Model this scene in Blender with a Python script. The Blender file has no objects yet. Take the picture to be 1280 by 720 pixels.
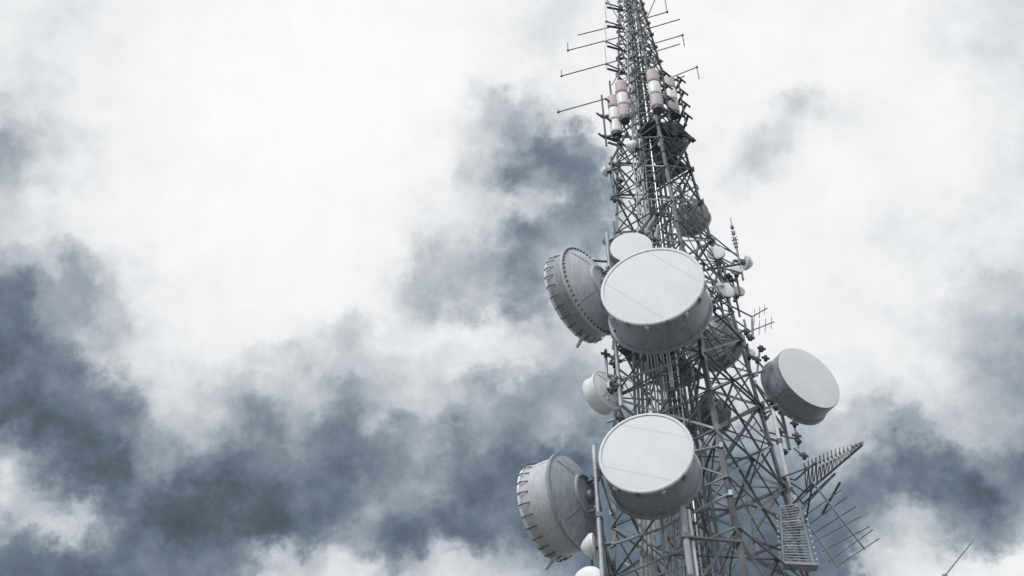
import bpy, bmesh, math, random
from mathutils import Vector, Matrix
R = math.radians
random.seed(7)
S = bpy.context.scene
COL = S.collection

# ------------------------------------------------------------------ camera
F_PX = 1400.0; PITCH = R(45); CP, SP = math.cos(PITCH), math.sin(PITCH)
CAM = Vector((0, 0, 1.6))
cd = bpy.data.cameras.new('camera'); cam = bpy.data.objects.new('camera', cd); COL.objects.link(cam)
cam.location = CAM; cam.rotation_euler = (R(90) + PITCH, 0, 0)
cd.sensor_width = 36; cd.lens = F_PX / 1280 * 36; cd.clip_end = 20000
S.camera = cam

# ------------------------------------------------------------------ sky
SUN_EL, SUN_AZ = R(48), R(-142)          # azimuth measured from +Y towards +X
W = bpy.data.worlds.new('World'); S.world = W; W.use_nodes = True
nt = W.node_tree; N = nt.nodes; L = nt.links; N.clear()
def nd(tree, t, **k):
    n = tree.nodes.new(t)
    for a, b in k.items(): setattr(n, a, b)
    return n
def sock(tree, n, i, v):
    if isinstance(v, (int, float)): n.inputs[i].default_value = v
    elif isinstance(v, tuple): n.inputs[i].default_value = v
    else: tree.links.new(v, n.inputs[i])
def M(op, a, b=0.0, c=None, clamp=False, tree=nt):
    n = nd(tree, 'ShaderNodeMath', operation=op, use_clamp=clamp)
    sock(tree, n, 0, a); sock(tree, n, 1, b)
    if c is not None: sock(tree, n, 2, c)
    return n.outputs[0]
tc = nd(nt, 'ShaderNodeTexCoord'); DIR = tc.outputs['Generated']
def noise(scale, detail, rough, off=(0, 0, 0), dist=0.0):
    mp = nd(nt, 'ShaderNodeMapping'); mp.inputs['Location'].default_value = off
    L.new(DIR, mp.inputs['Vector'])
    n = nd(nt, 'ShaderNodeTexNoise'); n.inputs['Scale'].default_value = scale
    n.inputs['Detail'].default_value = detail; n.inputs['Roughness'].default_value = rough
    n.inputs['Distortion'].default_value = dist
    L.new(mp.outputs[0], n.inputs['Vector']); return n
def sep(v):
    s = nd(nt, 'ShaderNodeSeparateXYZ'); L.new(v, s.inputs[0]); return s.outputs
x, y, z = sep(DIR)
fw = M('ADD', M('MULTIPLY', y, CP), M('MULTIPLY', z, SP))
up = M('ADD', M('MULTIPLY', y, -SP), M('MULTIPLY', z, CP))
fws = M('MAXIMUM', fw, 0.12)
U0 = M('DIVIDE', x, fws); V0 = M('DIVIDE', up, fws)
wn = noise(7.0, 9, 0.60, (3.1, 1.7, 0.4)); wr, wg, wb = sep(wn.outputs['Color'])
wn2 = noise(26.0, 7, 0.62, (1.3, 7.7, 2.4)); wr2, wg2, wb2 = sep(wn2.outputs['Color'])
U = M('ADD', M('ADD', U0, M('MULTIPLY', M('SUBTRACT', wr, 0.5), 0.075)), M('MULTIPLY', M('SUBTRACT', wr2, 0.5), 0.075))
V = M('ADD', M('ADD', V0, M('MULTIPLY', M('SUBTRACT', wg, 0.5), 0.075)), M('MULTIPLY', M('SUBTRACT', wg2, 0.5), 0.075))
UN = M('MULTIPLY_ADD', U, F_PX / 1280, 0.493)              # 0..1 across the patch of sky over the tower
VN = M('MULTIPLY_ADD', V, -F_PX / 40.0, 8.62)             # row index 0..18
# thickness of the cloud layer over that patch of sky: rows top to bottom, (position, brightness)
ROWS = [
 [(0,0.92),(60,0.88),(120,0.93),(200,0.95),(330,0.98),(480,0.99),(620,0.95),(690,0.88),(740,0.93),(850,0.97),(1100,0.95),(1200,0.91),(1279,0.86)],
 [(0,0.9),(110,0.93),(220,0.96),(330,1),(500,1),(600,0.96),(650,0.92),(700,0.88),(740,0.93),(850,0.98),(1100,0.96),(1180,0.93),(1230,0.88),(1279,0.84)],
 [(0,0.88),(110,0.93),(220,0.96),(330,1),(480,1),(580,0.96),(640,0.92),(720,0.93),(860,0.97),(1000,0.96),(1100,0.97),(1200,0.93),(1279,0.86)],
 [(0,0.82),(30,0.84),(80,0.9),(150,0.94),(260,0.98),(330,1),(480,1),(570,0.94),(605,0.78),(620,0.86),(640,0.72),(665,0.8),(690,0.84),(717,0.9),(750,0.95),(860,0.96),(940,0.95),(975,0.82),(1000,0.81),(1040,0.93),(1150,0.97),(1200,0.93),(1279,0.86)],
 [(0,0.68),(30,0.71),(60,0.84),(110,0.9),(150,0.93),(260,0.98),(480,1),(530,0.95),(560,0.88),(600,0.85),(640,0.74),(655,0.66),(668,0.5),(700,0.46),(720,0.62),(735,0.84),(760,0.93),(860,0.95),(900,0.92),(935,0.84),(960,0.85),(980,0.84),(1010,0.93),(1150,0.97),(1200,0.93),(1279,0.86)],
 [(0,0.73),(25,0.79),(55,0.84),(90,0.9),(150,0.94),(260,0.99),(480,0.98),(540,0.92),(565,0.8),(590,0.84),(615,0.76),(635,0.58),(655,0.54),(670,0.74),(690,0.56),(710,0.42),(730,0.55),(745,0.78),(770,0.9),(880,0.94),(915,0.85),(940,0.83),(965,0.92),(1080,0.98),(1200,0.93),(1279,0.86)],
 [(0,0.8),(40,0.88),(110,0.93),(200,0.97),(400,0.99),(480,0.96),(520,0.93),(560,0.9),(620,0.85),(650,0.82),(690,0.78),(705,0.58),(720,0.46),(740,0.54),(755,0.74),(775,0.9),(860,0.96),(920,0.89),(960,0.95),(1080,0.97),(1180,0.93),(1279,0.87)],
 [(0,0.8),(40,0.86),(100,0.9),(160,0.94),(240,0.97),(400,0.99),(480,0.96),(510,0.92),(540,0.84),(575,0.86),(615,0.82),(640,0.72),(655,0.54),(672,0.45),(690,0.56),(710,0.65),(730,0.54),(745,0.52),(760,0.72),(785,0.92),(960,0.96),(1100,0.92),(1200,0.92),(1279,0.86)],
 [(0,0.66),(20,0.72),(40,0.82),(60,0.76),(80,0.66),(100,0.7),(125,0.86),(180,0.9),(220,0.95),(400,0.98),(470,0.95),(500,0.88),(520,0.75),(540,0.75),(580,0.79),(610,0.7),(640,0.58),(655,0.52),(680,0.6),(700,0.7),(740,0.8),(800,0.92),(960,0.97),(1100,0.93),(1200,0.9),(1279,0.84)],
 [(0,0.45),(15,0.47),(30,0.64),(55,0.74),(80,0.7),(105,0.66),(130,0.78),(160,0.9),(220,0.95),(400,0.97),(470,0.94),(500,0.9),(530,0.8),(555,0.73),(590,0.73),(610,0.76),(630,0.52),(650,0.45),(680,0.6),(700,0.78),(760,0.85),(800,0.9),(960,0.95),(1150,0.92),(1180,0.84),(1220,0.8),(1279,0.76)],
 [(0,0.4),(30,0.46),(60,0.7),(100,0.82),(125,0.74),(150,0.86),(200,0.94),(260,0.91),(300,0.96),(400,0.89),(440,0.82),(500,0.89),(560,0.92),(620,0.9),(640,0.84),(660,0.77),(700,0.8),(740,0.84),(800,0.88),(960,0.95),(1100,0.93),(1160,0.88),(1200,0.8),(1250,0.72),(1279,0.68)],
 [(0,0.36),(40,0.4),(70,0.54),(90,0.72),(115,0.78),(140,0.85),(170,0.88),(230,0.88),(300,0.87),(330,0.79),(380,0.84),(430,0.8),(455,0.75),(500,0.86),(560,0.88),(620,0.88),(660,0.86),(700,0.8),(760,0.84),(960,0.93),(1100,0.93),(1160,0.88),(1210,0.74),(1240,0.7),(1279,0.66)],
 [(0,0.35),(60,0.38),(100,0.44),(130,0.5),(160,0.75),(190,0.86),(240,0.86),(270,0.77),(300,0.73),(340,0.8),(380,0.73),(410,0.64),(440,0.6),(470,0.72),(500,0.83),(530,0.83),(560,0.76),(600,0.66),(630,0.7),(660,0.63),(690,0.65),(720,0.76),(780,0.8),(960,0.9),(1090,0.9),(1110,0.85),(1160,0.88),(1220,0.76),(1279,0.68)],
 [(0,0.35),(50,0.35),(100,0.37),(140,0.43),(165,0.62),(200,0.81),(240,0.8),(300,0.6),(320,0.54),(350,0.7),(380,0.58),(400,0.45),(440,0.42),(470,0.44),(525,0.77),(555,0.5),(580,0.58),(605,0.66),(640,0.5),(670,0.68),(700,0.73),(740,0.6),(780,0.5),(900,0.6),(1000,0.82),(1045,0.71),(1080,0.8),(1115,0.67),(1135,0.64),(1160,0.78),(1220,0.76),(1279,0.66)],
 [(0,0.74),(60,0.48),(80,0.37),(120,0.32),(145,0.38),(155,0.56),(180,0.6),(205,0.76),(250,0.42),(290,0.5),(330,0.48),(355,0.63),(380,0.44),(440,0.38),(475,0.48),(510,0.54),(540,0.48),(560,0.41),(620,0.38),(800,0.38),(900,0.42),(960,0.58),(1000,0.74),(1040,0.78),(1080,0.74),(1100,0.6),(1125,0.4),(1160,0.38),(1190,0.41),(1215,0.66),(1240,0.48),(1279,0.44)],
 [(0,0.86),(40,0.79),(70,0.62),(90,0.4),(130,0.31),(160,0.45),(190,0.49),(230,0.34),(270,0.32),(320,0.4),(360,0.45),(420,0.44),(440,0.6),(460,0.67),(490,0.56),(520,0.68),(560,0.42),(600,0.39),(700,0.38),(800,0.38),(960,0.48),(1000,0.58),(1040,0.64),(1060,0.5),(1090,0.43),(1130,0.37),(1160,0.46),(1185,0.42),(1200,0.34),(1240,0.32),(1265,0.5),(1279,0.56)],
 [(0,0.62),(40,0.81),(80,0.83),(110,0.73),(130,0.5),(150,0.38),(200,0.31),(280,0.32),(350,0.36),(390,0.45),(410,0.66),(440,0.63),(460,0.5),(480,0.44),(520,0.4),(560,0.38),(600,0.4),(640,0.44),(740,0.4),(960,0.42),(1045,0.44),(1080,0.66),(1115,0.76),(1145,0.74),(1170,0.52),(1200,0.62),(1230,0.50),(1260,0.62),(1268,0.66),(1279,0.72)],
 [(0,0.36),(50,0.43),(90,0.39),(110,0.52),(140,0.42),(190,0.5),(210,0.54),(235,0.38),(280,0.42),(310,0.78),(350,0.84),(390,0.8),(420,0.89),(460,0.85),(480,0.66),(500,0.7),(540,0.83),(580,0.82),(620,0.66),(640,0.7),(680,0.58),(720,0.44),(800,0.4),(960,0.39),(1048,0.37),(1058,0.72),(1080,0.85),(1110,0.88),(1150,0.86),(1165,0.74),(1185,0.91),(1279,0.93)],
 [(0,0.35),(80,0.35),(130,0.45),(180,0.57),(220,0.5),(255,0.38),(285,0.7),(310,0.86),(400,0.89),(500,0.87),(600,0.83),(650,0.78),(700,0.58),(740,0.44),(960,0.38),(1030,0.37),(1046,0.39),(1056,0.84),(1100,0.88),(1180,0.92),(1279,0.93)],
]
acc = None
for i, row in enumerate(ROWS):
    cr = nd(nt, 'ShaderNodeValToRGB'); cr.color_ramp.interpolation = 'B_SPLINE'
    el = cr.color_ramp.elements
    while len(el) > 1: el.remove(el[-1])
    for k, (px, v) in enumerate(row):
        e = el[0] if k == 0 else el.new(px / 1280)
        e.position = px / 1280; e.color = (v, v, v, 1)
    L.new(UN, cr.inputs[0])
    dlt = M('ABSOLUTE', M('SUBTRACT', VN, float(i)))
    if i == 0: dlt = M('MAXIMUM', M('SUBTRACT', VN, 0.0), 0.0)
    if i == len(ROWS) - 1: dlt = M('MAXIMUM', M('SUBTRACT', float(i), VN), 0.0)
    w = M('MULTIPLY_ADD', M('SUBTRACT', 1.0, dlt), 1.0, 0.0, clamp=True)
    w = M('MULTIPLY', M('MULTIPLY', w, w), M('SUBTRACT', 3.0, M('MULTIPLY', w, 2.0)))
    t = M('MULTIPLY', cr.outputs[0], w)
    acc = t if acc is None else M('ADD', acc, t)
# the rest of the sky: broken cloud of the same kind
gn = noise(2.2, 10, 0.60, (5.0, 2.0, 9.0))
gen = nd(nt, 'ShaderNodeMapRange'); gen.inputs[1].default_value = 0.36; gen.inputs[2].default_value = 0.60
gen.inputs[3].default_value = 0.72; gen.inputs[4].default_value = 1.02; L.new(gn.outputs[0], gen.inputs[0])
du = M('MAXIMUM', M('SUBTRACT', M('ABSOLUTE', U0), 0.47), 0.0)
dv = M('MAXIMUM', M('SUBTRACT', M('ABSOLUTE', V0), 0.28), 0.0)
outw = M('MULTIPLY', M('ADD', du, dv), 3.2, clamp=True)
outw = M('MAXIMUM', outw, M('MULTIPLY', M('SUBTRACT', 0.45, fw), 5.0, clamp=True))
val = M('ADD', M('MULTIPLY', acc, M('SUBTRACT', 1.0, outw)), M('MULTIPLY', gen.outputs[0], outw))
# wisps, strongest where the cloud is thin
f1 = noise(12.0, 12, 0.60, (9.0, 4.0, 1.0)); f2 = noise(30.0, 8, 0.6, (2.0, 8.0, 5.0))
thin = M('MULTIPLY', M('SUBTRACT', 1.08, val), 1.0)
val = M('ADD', val, M('MULTIPLY', M('SUBTRACT', f1.outputs[0], 0.5), M('MULTIPLY', thin, 0.72)))
val = M('ADD', val, M('MULTIPLY', M('SUBTRACT', f2.outputs[0], 0.5), M('MULTIPLY', M('ABSOLUTE', thin), 0.50)))
rd = M('SUBTRACT', 0.16, M('ABSOLUTE', M('SUBTRACT', noise(12.0, 10, 0.62, (4.0, 6.0, 3.0)).outputs[0], 0.5)))   # thin bright filaments
val = M('ADD', val, M('MULTIPLY', M('MAXIMUM', rd, 0.0), M('MULTIPLY', thin, 1.0)))
val = M('SUBTRACT', val, M('MULTIPLY', thin, 0.085))
def srgb(r, g, b, a=1.0):
    def c(v):
        v /= 255.0
        return v / 12.92 if v <= .04045 else ((v + .055) / 1.055) ** 2.4
    return (c(r), c(g), c(b), a)
cr = nd(nt, 'ShaderNodeValToRGB'); el = cr.color_ramp.elements
stops = [(.18, (72, 85, 95)), (.34, (87, 101, 112)), (.44, (104, 119, 131)), (.56, (126, 140, 152)), (.70, (160, 169, 179)),
         (.82, (199, 204, 209)), (.92, (236, 238, 240)), (1.0, (252, 252, 252))]
while len(el) > 1: el.remove(el[-1])
for k, (p, c) in enumerate(stops):
    e = el[0] if k == 0 else el.new(p)
    e.position = p; e.color = srgb(*c)
L.new(val, cr.inputs[0])
sky = nd(nt, 'ShaderNodeTexSky', sky_type='NISHITA', sun_disc=False, sun_elevation=SUN_EL, sun_rotation=SUN_AZ)
sky.air_density = 1.0; sky.dust_density = 2.0
bgs = nd(nt, 'ShaderNodeBackground'); bgs.inputs[1].default_value = 0.05; L.new(sky.outputs[0], bgs.inputs[0])
bgc = nd(nt, 'ShaderNodeBackground'); bgc.inputs[1].default_value = 1.0; L.new(cr.outputs[0], bgc.inputs[0])
mix = nd(nt, 'ShaderNodeMixShader')
L.new(M('MULTIPLY_ADD', val, 0.2, 0.86, clamp=True), mix.inputs[0])
L.new(bgs.outputs[0], mix.inputs[1]); L.new(bgc.outputs[0], mix.inputs[2])
wo = nd(nt, 'ShaderNodeOutputWorld'); L.new(mix.outputs[0], wo.inputs[0])

# ------------------------------------------------------------------ sun through the cloud
sd = bpy.data.lights.new('sun', 'SUN'); sd.energy = 1.75; sd.angle = R(16); sd.color = (1, .99, .975)
so = bpy.data.objects.new('sun', sd); COL.objects.link(so)
sv = Vector((math.sin(SUN_AZ) * math.cos(SUN_EL), math.cos(SUN_AZ) * math.cos(SUN_EL), math.sin(SUN_EL)))
so.rotation_euler = (-sv).to_track_quat('-Z', 'Y').to_euler(); so.location = (-20, -20, 60)
S.view_settings.view_transform = 'Standard'; S.view_settings.look = 'None'
S.view_settings.exposure = 0.0; S.view_settings.gamma = 1.0; S.view_settings.use_curve_mapping = False

# ------------------------------------------------------------------ materials
def mat(name, base, rough=.6, metal=0.0, var=.25, scale=6.0, bump=.0, dark=None, streak=0.0):
    m = bpy.data.materials.new(name); m.use_nodes = True; t = m.node_tree
    b = t.nodes['Principled BSDF']; b.inputs['Roughness'].default_value = rough; b.inputs['Metallic'].default_value = metal
    c = nd(t, 'ShaderNodeTexCoord')
    n = nd(t, 'ShaderNodeTexNoise'); n.inputs['Scale'].default_value = scale; n.inputs['Detail'].default_value = 8
    n.inputs['Roughness'].default_value = .65
    t.links.new(c.outputs['Object'], n.inputs['Vector'])
    r = nd(t, 'ShaderNodeValToRGB'); e = r.color_ramp.elements
    d = dark or tuple(v * (1 - var) for v in base)
    e[0].position = .34; e[0].color = (*d, 1); e[1].position = .62; e[1].color = (*base, 1)
    t.links.new(n.outputs[0], r.inputs[0]); out = r.outputs[0]
    if streak:                                               # weather streaks running down
        mp = nd(t, 'ShaderNodeMapping'); mp.inputs['Scale'].default_value = (9, 9, .7)
        t.links.new(c.outputs['Object'], mp.inputs[0])
        n2 = nd(t, 'ShaderNodeTexNoise'); n2.inputs['Scale'].default_value = 1.6; n2.inputs['Detail'].default_value = 6
        t.links.new(mp.outputs[0], n2.inputs['Vector'])
        r2 = nd(t, 'ShaderNodeValToRGB'); e = r2.color_ramp.elements
        e[0].position = .36; k = 1 - streak; e[0].color = (k, k, k * .98, 1); e[1].position = .56; e[1].color = (1, 1, 1, 1)
        t.links.new(n2.outputs[0], r2.inputs[0])
        mx = nd(t, 'ShaderNodeMix', data_type='RGBA', blend_type='MULTIPLY'); mx.inputs[0].default_value = 1
        t.links.new(out, mx.inputs[6]); t.links.new(r2.outputs[0], mx.inputs[7]); out = mx.outputs[2]
    if 'steel' in name:                                       # every bar has weathered a little differently
        oi = nd(t, 'ShaderNodeObjectInfo'); k = M('MULTIPLY_ADD', oi.outputs['Random'], .7, .62, tree=t)
        mx = nd(t, 'ShaderNodeVectorMath', operation='SCALE'); t.links.new(out, mx.inputs[0]); t.links.new(k, mx.inputs[3]); out = mx.outputs[0]
    t.links.new(out, b.inputs['Base Color'])
    if bump:
        bp = nd(t, 'ShaderNodeBump'); bp.inputs['Strength'].default_value = bump; bp.inputs['Distance'].default_value = .02
        t.links.new(n.outputs[0], bp.inputs['Height']); t.links.new(bp.outputs[0], b.inputs['Normal'])
    m['out'] = 0
    return m
M_STEEL = mat('galvanised_steel', (.45, .48, .525), .55, .35, .40, 2.2)
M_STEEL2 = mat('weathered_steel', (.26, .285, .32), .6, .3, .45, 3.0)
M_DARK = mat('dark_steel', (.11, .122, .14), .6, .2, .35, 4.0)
M_LEG = mat('leg_steel', (.21, .23, .26), .55, .3, .45, 1.6, streak=.25)
M_ALU = mat('bright_aluminium', (.72, .74, .77), .38, .45, .15, 3.0)
M_SHROUD = mat('grey_fibreglass', (.36, .40, .455), .5, 0, .16, 3.0, streak=.22)
M_SHROUD_L = mat('pale_painted_metal', (.56, .60, .65), .48, 0, .10, 3.0, streak=.16)
M_WHITE = mat('white_plastic', (.84, .855, .875), .45, 0, .06, 3.0)
M_RIM = mat('rim_metal', (.80, .82, .85), .55, 0, .12, 5.0)
M_RED = mat('faded_red_fibreglass', (.58, .505, .52), .6, 0, .18, 4.0)
M_CABLE = mat('black_cable', (.10, .108, .12), .5, 0, .3, 8.0)
M_CABLE_L = mat('grey_cable', (.46, .48, .50), .5, 0, .2, 4.0)
M_DRUM_D = mat('dark_fibreglass', (.09, .10, .115), .6, 0, .25, 3.0, streak=.2)
M_GROUND = mat('ground', (.13, .135, .125), .95, 0, .5, .6, bump=.6, dark=(.16, .155, .15))
M_CONC = mat('concrete', (.34, .33, .31), .85, 0, .25, 1.3, bump=.3)

def radome_mat(r, ang, off):                                 # white membrane with two welded seams
    m = mat('radome_membrane', (.83, .855, .89), .75, 0, .06, 1.1, streak=.022); t = m.node_tree
    b = t.nodes['Principled BSDF']; src = b.inputs['Base Color'].links[0].from_socket
    c = nd(t, 'ShaderNodeTexCoord'); s = nd(t, 'ShaderNodeSeparateXYZ'); t.links.new(c.outputs['Object'], s.inputs[0])
    q = M('ADD', M('MULTIPLY', s.outputs[1], math.cos(ang), tree=t), M('MULTIPLY', s.outputs[2], math.sin(ang), tree=t), tree=t)
    q = M('ABSOLUTE', M('SUBTRACT', q, off * r, tree=t), tree=t)
    q = M('ABSOLUTE', M('SUBTRACT', q, .56 * r, tree=t), tree=t)
    mr = nd(t, 'ShaderNodeMapRange'); mr.inputs[1].default_value = .006; mr.inputs[2].default_value = .035
    mr.inputs[3].default_value = .86; mr.inputs[4].default_value = 1; t.links.new(q, mr.inputs[0])
    mx = nd(t, 'ShaderNodeMix', data_type='RGBA', blend_type='MULTIPLY'); mx.inputs[0].default_value = 1
    t.links.new(src, mx.inputs[6]); t.links.new(mr.outputs[0], mx.inputs[7]); t.links.new(mx.outputs[2], b.inputs['Base Color'])
    return m

# ------------------------------------------------------------------ geometry helpers
def ray(px, py):
    r = (px - 640) / F_PX; u = (360 - py) / F_PX
    return Vector((r, CP - u * SP, SP + u * CP))
def at(px, py, Y):                                            # point seen in direction (px, py), Y metres ahead
    d = ray(px, py); return CAM + d * (Y / d.y)
def at_z(px, py, Z):                                          # the same, at height Z
    d = ray(px, py); return CAM + d * ((Z - CAM.z) / d.z)

def basis(d):
    d = d.normalized(); ref = Vector((0, 0, 1)) if abs(d.z) < .95 else Vector((1, 0, 0))
    a = d.cross(ref).normalized(); return a, a.cross(d).normalized()
def prism(bm, p0, p1, prof0, prof1=None, axes=None):
    a, b = axes or basis(p1 - p0); prof1 = prof1 or prof0
    v0 = [bm.verts.new(p0 + a * u + b * v) for u, v in prof0]; v1 = [bm.verts.new(p1 + a * u + b * v) for u, v in prof1]
    n = len(v0)
    for i in range(n):
        j = (i + 1) % n; bm.faces.new((v0[i], v0[j], v1[j], v1[i]))
    bm.faces.new(v0[::-1]); bm.faces.new(v1)
def circ(r, n=10): return [(r * math.cos(2 * math.pi * i / n), r * math.sin(2 * math.pi * i / n)) for i in range(n)]
def tube(bm, p0, p1, r, r1=None, n=10): prism(bm, Vector(p0), Vector(p1), circ(r, n), circ(r1 if r1 is not None else r, n))
def angle_bar(bm, p0, p1, s, flip=1):                         # rolled steel angle
    t = s * .16; pr = [(0, 0), (s * flip, 0), (s * flip, t), (t * flip, t), (t * flip, s), (0, s)]
    prism(bm, Vector(p0), Vector(p1), pr if flip > 0 else pr[::-1])
def bar(bm, p0, p1, w, h, axes=None):
    prism(bm, Vector(p0), Vector(p1), [(-w/2, -h/2), (w/2, -h/2), (w/2, h/2), (-w/2, h/2)], axes=axes)
def path(bm, pts, r, n=8):
    pts = [Vector(p) for p in pts]; rings = []
    up_ = None
    for i, p in enumerate(pts):
        d = (pts[min(i + 1, len(pts) - 1)] - pts[max(i - 1, 0)]).normalized()
        if up_ is None: a, b = basis(d)
        else: a = (up_ - d * up_.dot(d)).normalized(); b = a.cross(d)
        up_ = a; rings.append([bm.verts.new(p + a * u + b * v) for u, v in circ(r, n)])
    for r0, r1 in zip(rings, rings[1:]):
        for i in range(n):
            j = (i + 1) % n; bm.faces.new((r0[i], r0[j], r1[j], r1[i]))
    bm.faces.new(rings[0][::-1]); bm.faces.new(rings[-1])
def lathe(bm, prof, n=72):                                    # profile (x, r) turned about the local X axis
    rings = []
    for X, r in prof:
        if r < 1e-5: rings.append([bm.verts.new((X, 0, 0))])
        else: rings.append([bm.verts.new((X, r * math.cos(2 * math.pi * i / n), r * math.sin(2 * math.pi * i / n))) for i in range(n)])
    for a, b in zip(rings, rings[1:]):
        for i in range(n):
            j = (i + 1) % n
            if len(a) == 1 and len(b) == 1: continue
            if len(a) == 1: bm.faces.new((a[0], b[j], b[i]))
            elif len(b) == 1: bm.faces.new((a[i], a[j], b[0]))
            else: bm.faces.new((a[i], a[j], b[j], b[i]))
def ball(bm, c, r): bmesh.ops.create_icosphere(bm, subdivisions=2, radius=r, matrix=Matrix.Translation(Vector(c)))
def obj(name, bm, m, parent=None, smooth=None, loc=None):
    bmesh.ops.recalc_face_normals(bm, faces=bm.faces)
    me = bpy.data.meshes.new(name); bm.to_mesh(me); bm.free(); me.materials.append(m)
    if smooth:
        for p in me.polygons: p.use_smooth = True
        me.set_sharp_from_angle(angle=R(smooth))
    o = bpy.data.objects.new(name, me); COL.objects.link(o)
    if parent: o.parent = parent
    if loc is not None: o.location = loc
    return o
def tag(o, label, cat, group=None, kind=None):
    if label: o['label'] = label
    if cat: o['category'] = cat
    if group: o['group'] = group
    if kind: o['kind'] = kind
    return o
def thing(name, label, cat, loc=(0, 0, 0), group=None):
    o = bpy.data.objects.new(name, None); COL.objects.link(o); o.location = loc; o.empty_display_size = .2
    return tag(o, label, cat, group)
NB = bmesh.new

# ------------------------------------------------------------------ ground
bm = NB(); bmesh.ops.create_grid(bm, x_segments=2, y_segments=2, size=4000)
g = obj('ground', bm, M_GROUND); g['kind'] = 'structure'

# ------------------------------------------------------------------ the lattice tower
TX, TY = 4.83, 24.0; PHI = R(5); TOPZ = 45.6
def half(z): return .074 * (46.6 - z) + .17
def leg(i, z, k=1.0):                                         # 0 right, 1 far, 2 left, 3 near
    a = PHI + i * math.pi / 2; r = half(z) / math.cos(PHI) * k
    return Vector((TX + r * math.cos(a), TY + r * math.sin(a), z))
nodes = [0.6]
while nodes[-1] < TOPZ:
    nodes.append(nodes[-1] + max(.70, .84 * half(nodes[-1]) / math.cos(PHI) * 1.414))
TOPZ = nodes[-1]
tower = thing('lattice_tower', 'tall tapering four legged steel lattice tower carrying all the dishes and drums', 'tower', (TX, TY, 0))
T0 = Vector((TX, TY, 0))
class Bag:                                                    # one mesh per member; past 100 of a kind the rest in one
    def __init__(s): s.k = {}
    def add(s, kind, m, mid, fn): s.k.setdefault(kind, []).append((mid, m, fn))
    def flush(s, parent, base, limit=100):
        for kind, lst in s.k.items():
            lst.sort(key=lambda t: ((t[0] - CAM).length if 20 - .0 > 0 and in_view(t[0]) else 1e4))
            for mid, m, fn in lst[:limit]:
                b = NB(); fn(b); bmesh.ops.translate(b, verts=b.verts, vec=-base); obj(kind, b, m, parent, 40)
            if len(lst) > limit:
                b = NB()
                for mid, m, fn in lst[limit:]: fn(b)
                bmesh.ops.translate(b, verts=b.verts, vec=-base)
                o = obj(kind, b, lst[limit][1], parent, 40); o['kind'] = 'stuff'
def in_view(p):
    q = p - CAM; d = q.y * CP + q.z * SP
    if d < 1: return False
    return abs(q.x / d) < .48 and abs((-q.y * SP + q.z * CP) / d) < .28
bag = Bag()
for i in range(4):
    b = NB(); fb = NB()
    for k in range(len(nodes) - 1):
        s0 = .042 + .016 * half(nodes[k])
        p0, p1 = leg(i, nodes[k]), leg(i, nodes[k + 1])
        out = (p0 - Vector((TX, TY, p0.z))).normalized(); side = Vector((-out.y, out.x, 0))
        t = .2 * s0; c0 = (out - side).normalized() * -1; c1 = (out + side).normalized() * -1
        def L_(b_, q, s_): return [b_.verts.new(q + v) for v in (Vector(), c0 * s_ * 1.5, c0 * s_ * 1.5 + c1 * t, (c0 + c1) * t, c1 * s_ * 1.5 + c0 * t, c1 * s_ * 1.5)]
        v0, v1 = L_(b, p0, s0), L_(b, p1, s0)
        for j in range(6): b.faces.new((v0[j], v0[(j + 1) % 6], v1[(j + 1) % 6], v1[j]))
        b.faces.new(v0[::-1]); b.faces.new(v1)
    bmesh.ops.translate(b, verts=b.verts, vec=-T0); obj('leg', b, M_LEG, tower)
def mem(kind, m, p0, p1, s, flip=1): bag.add(kind, m, (p0 + p1) / 2, lambda b, a=p0.copy(), c=p1.copy(): angle_bar(b, a, c, s, flip))
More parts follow.
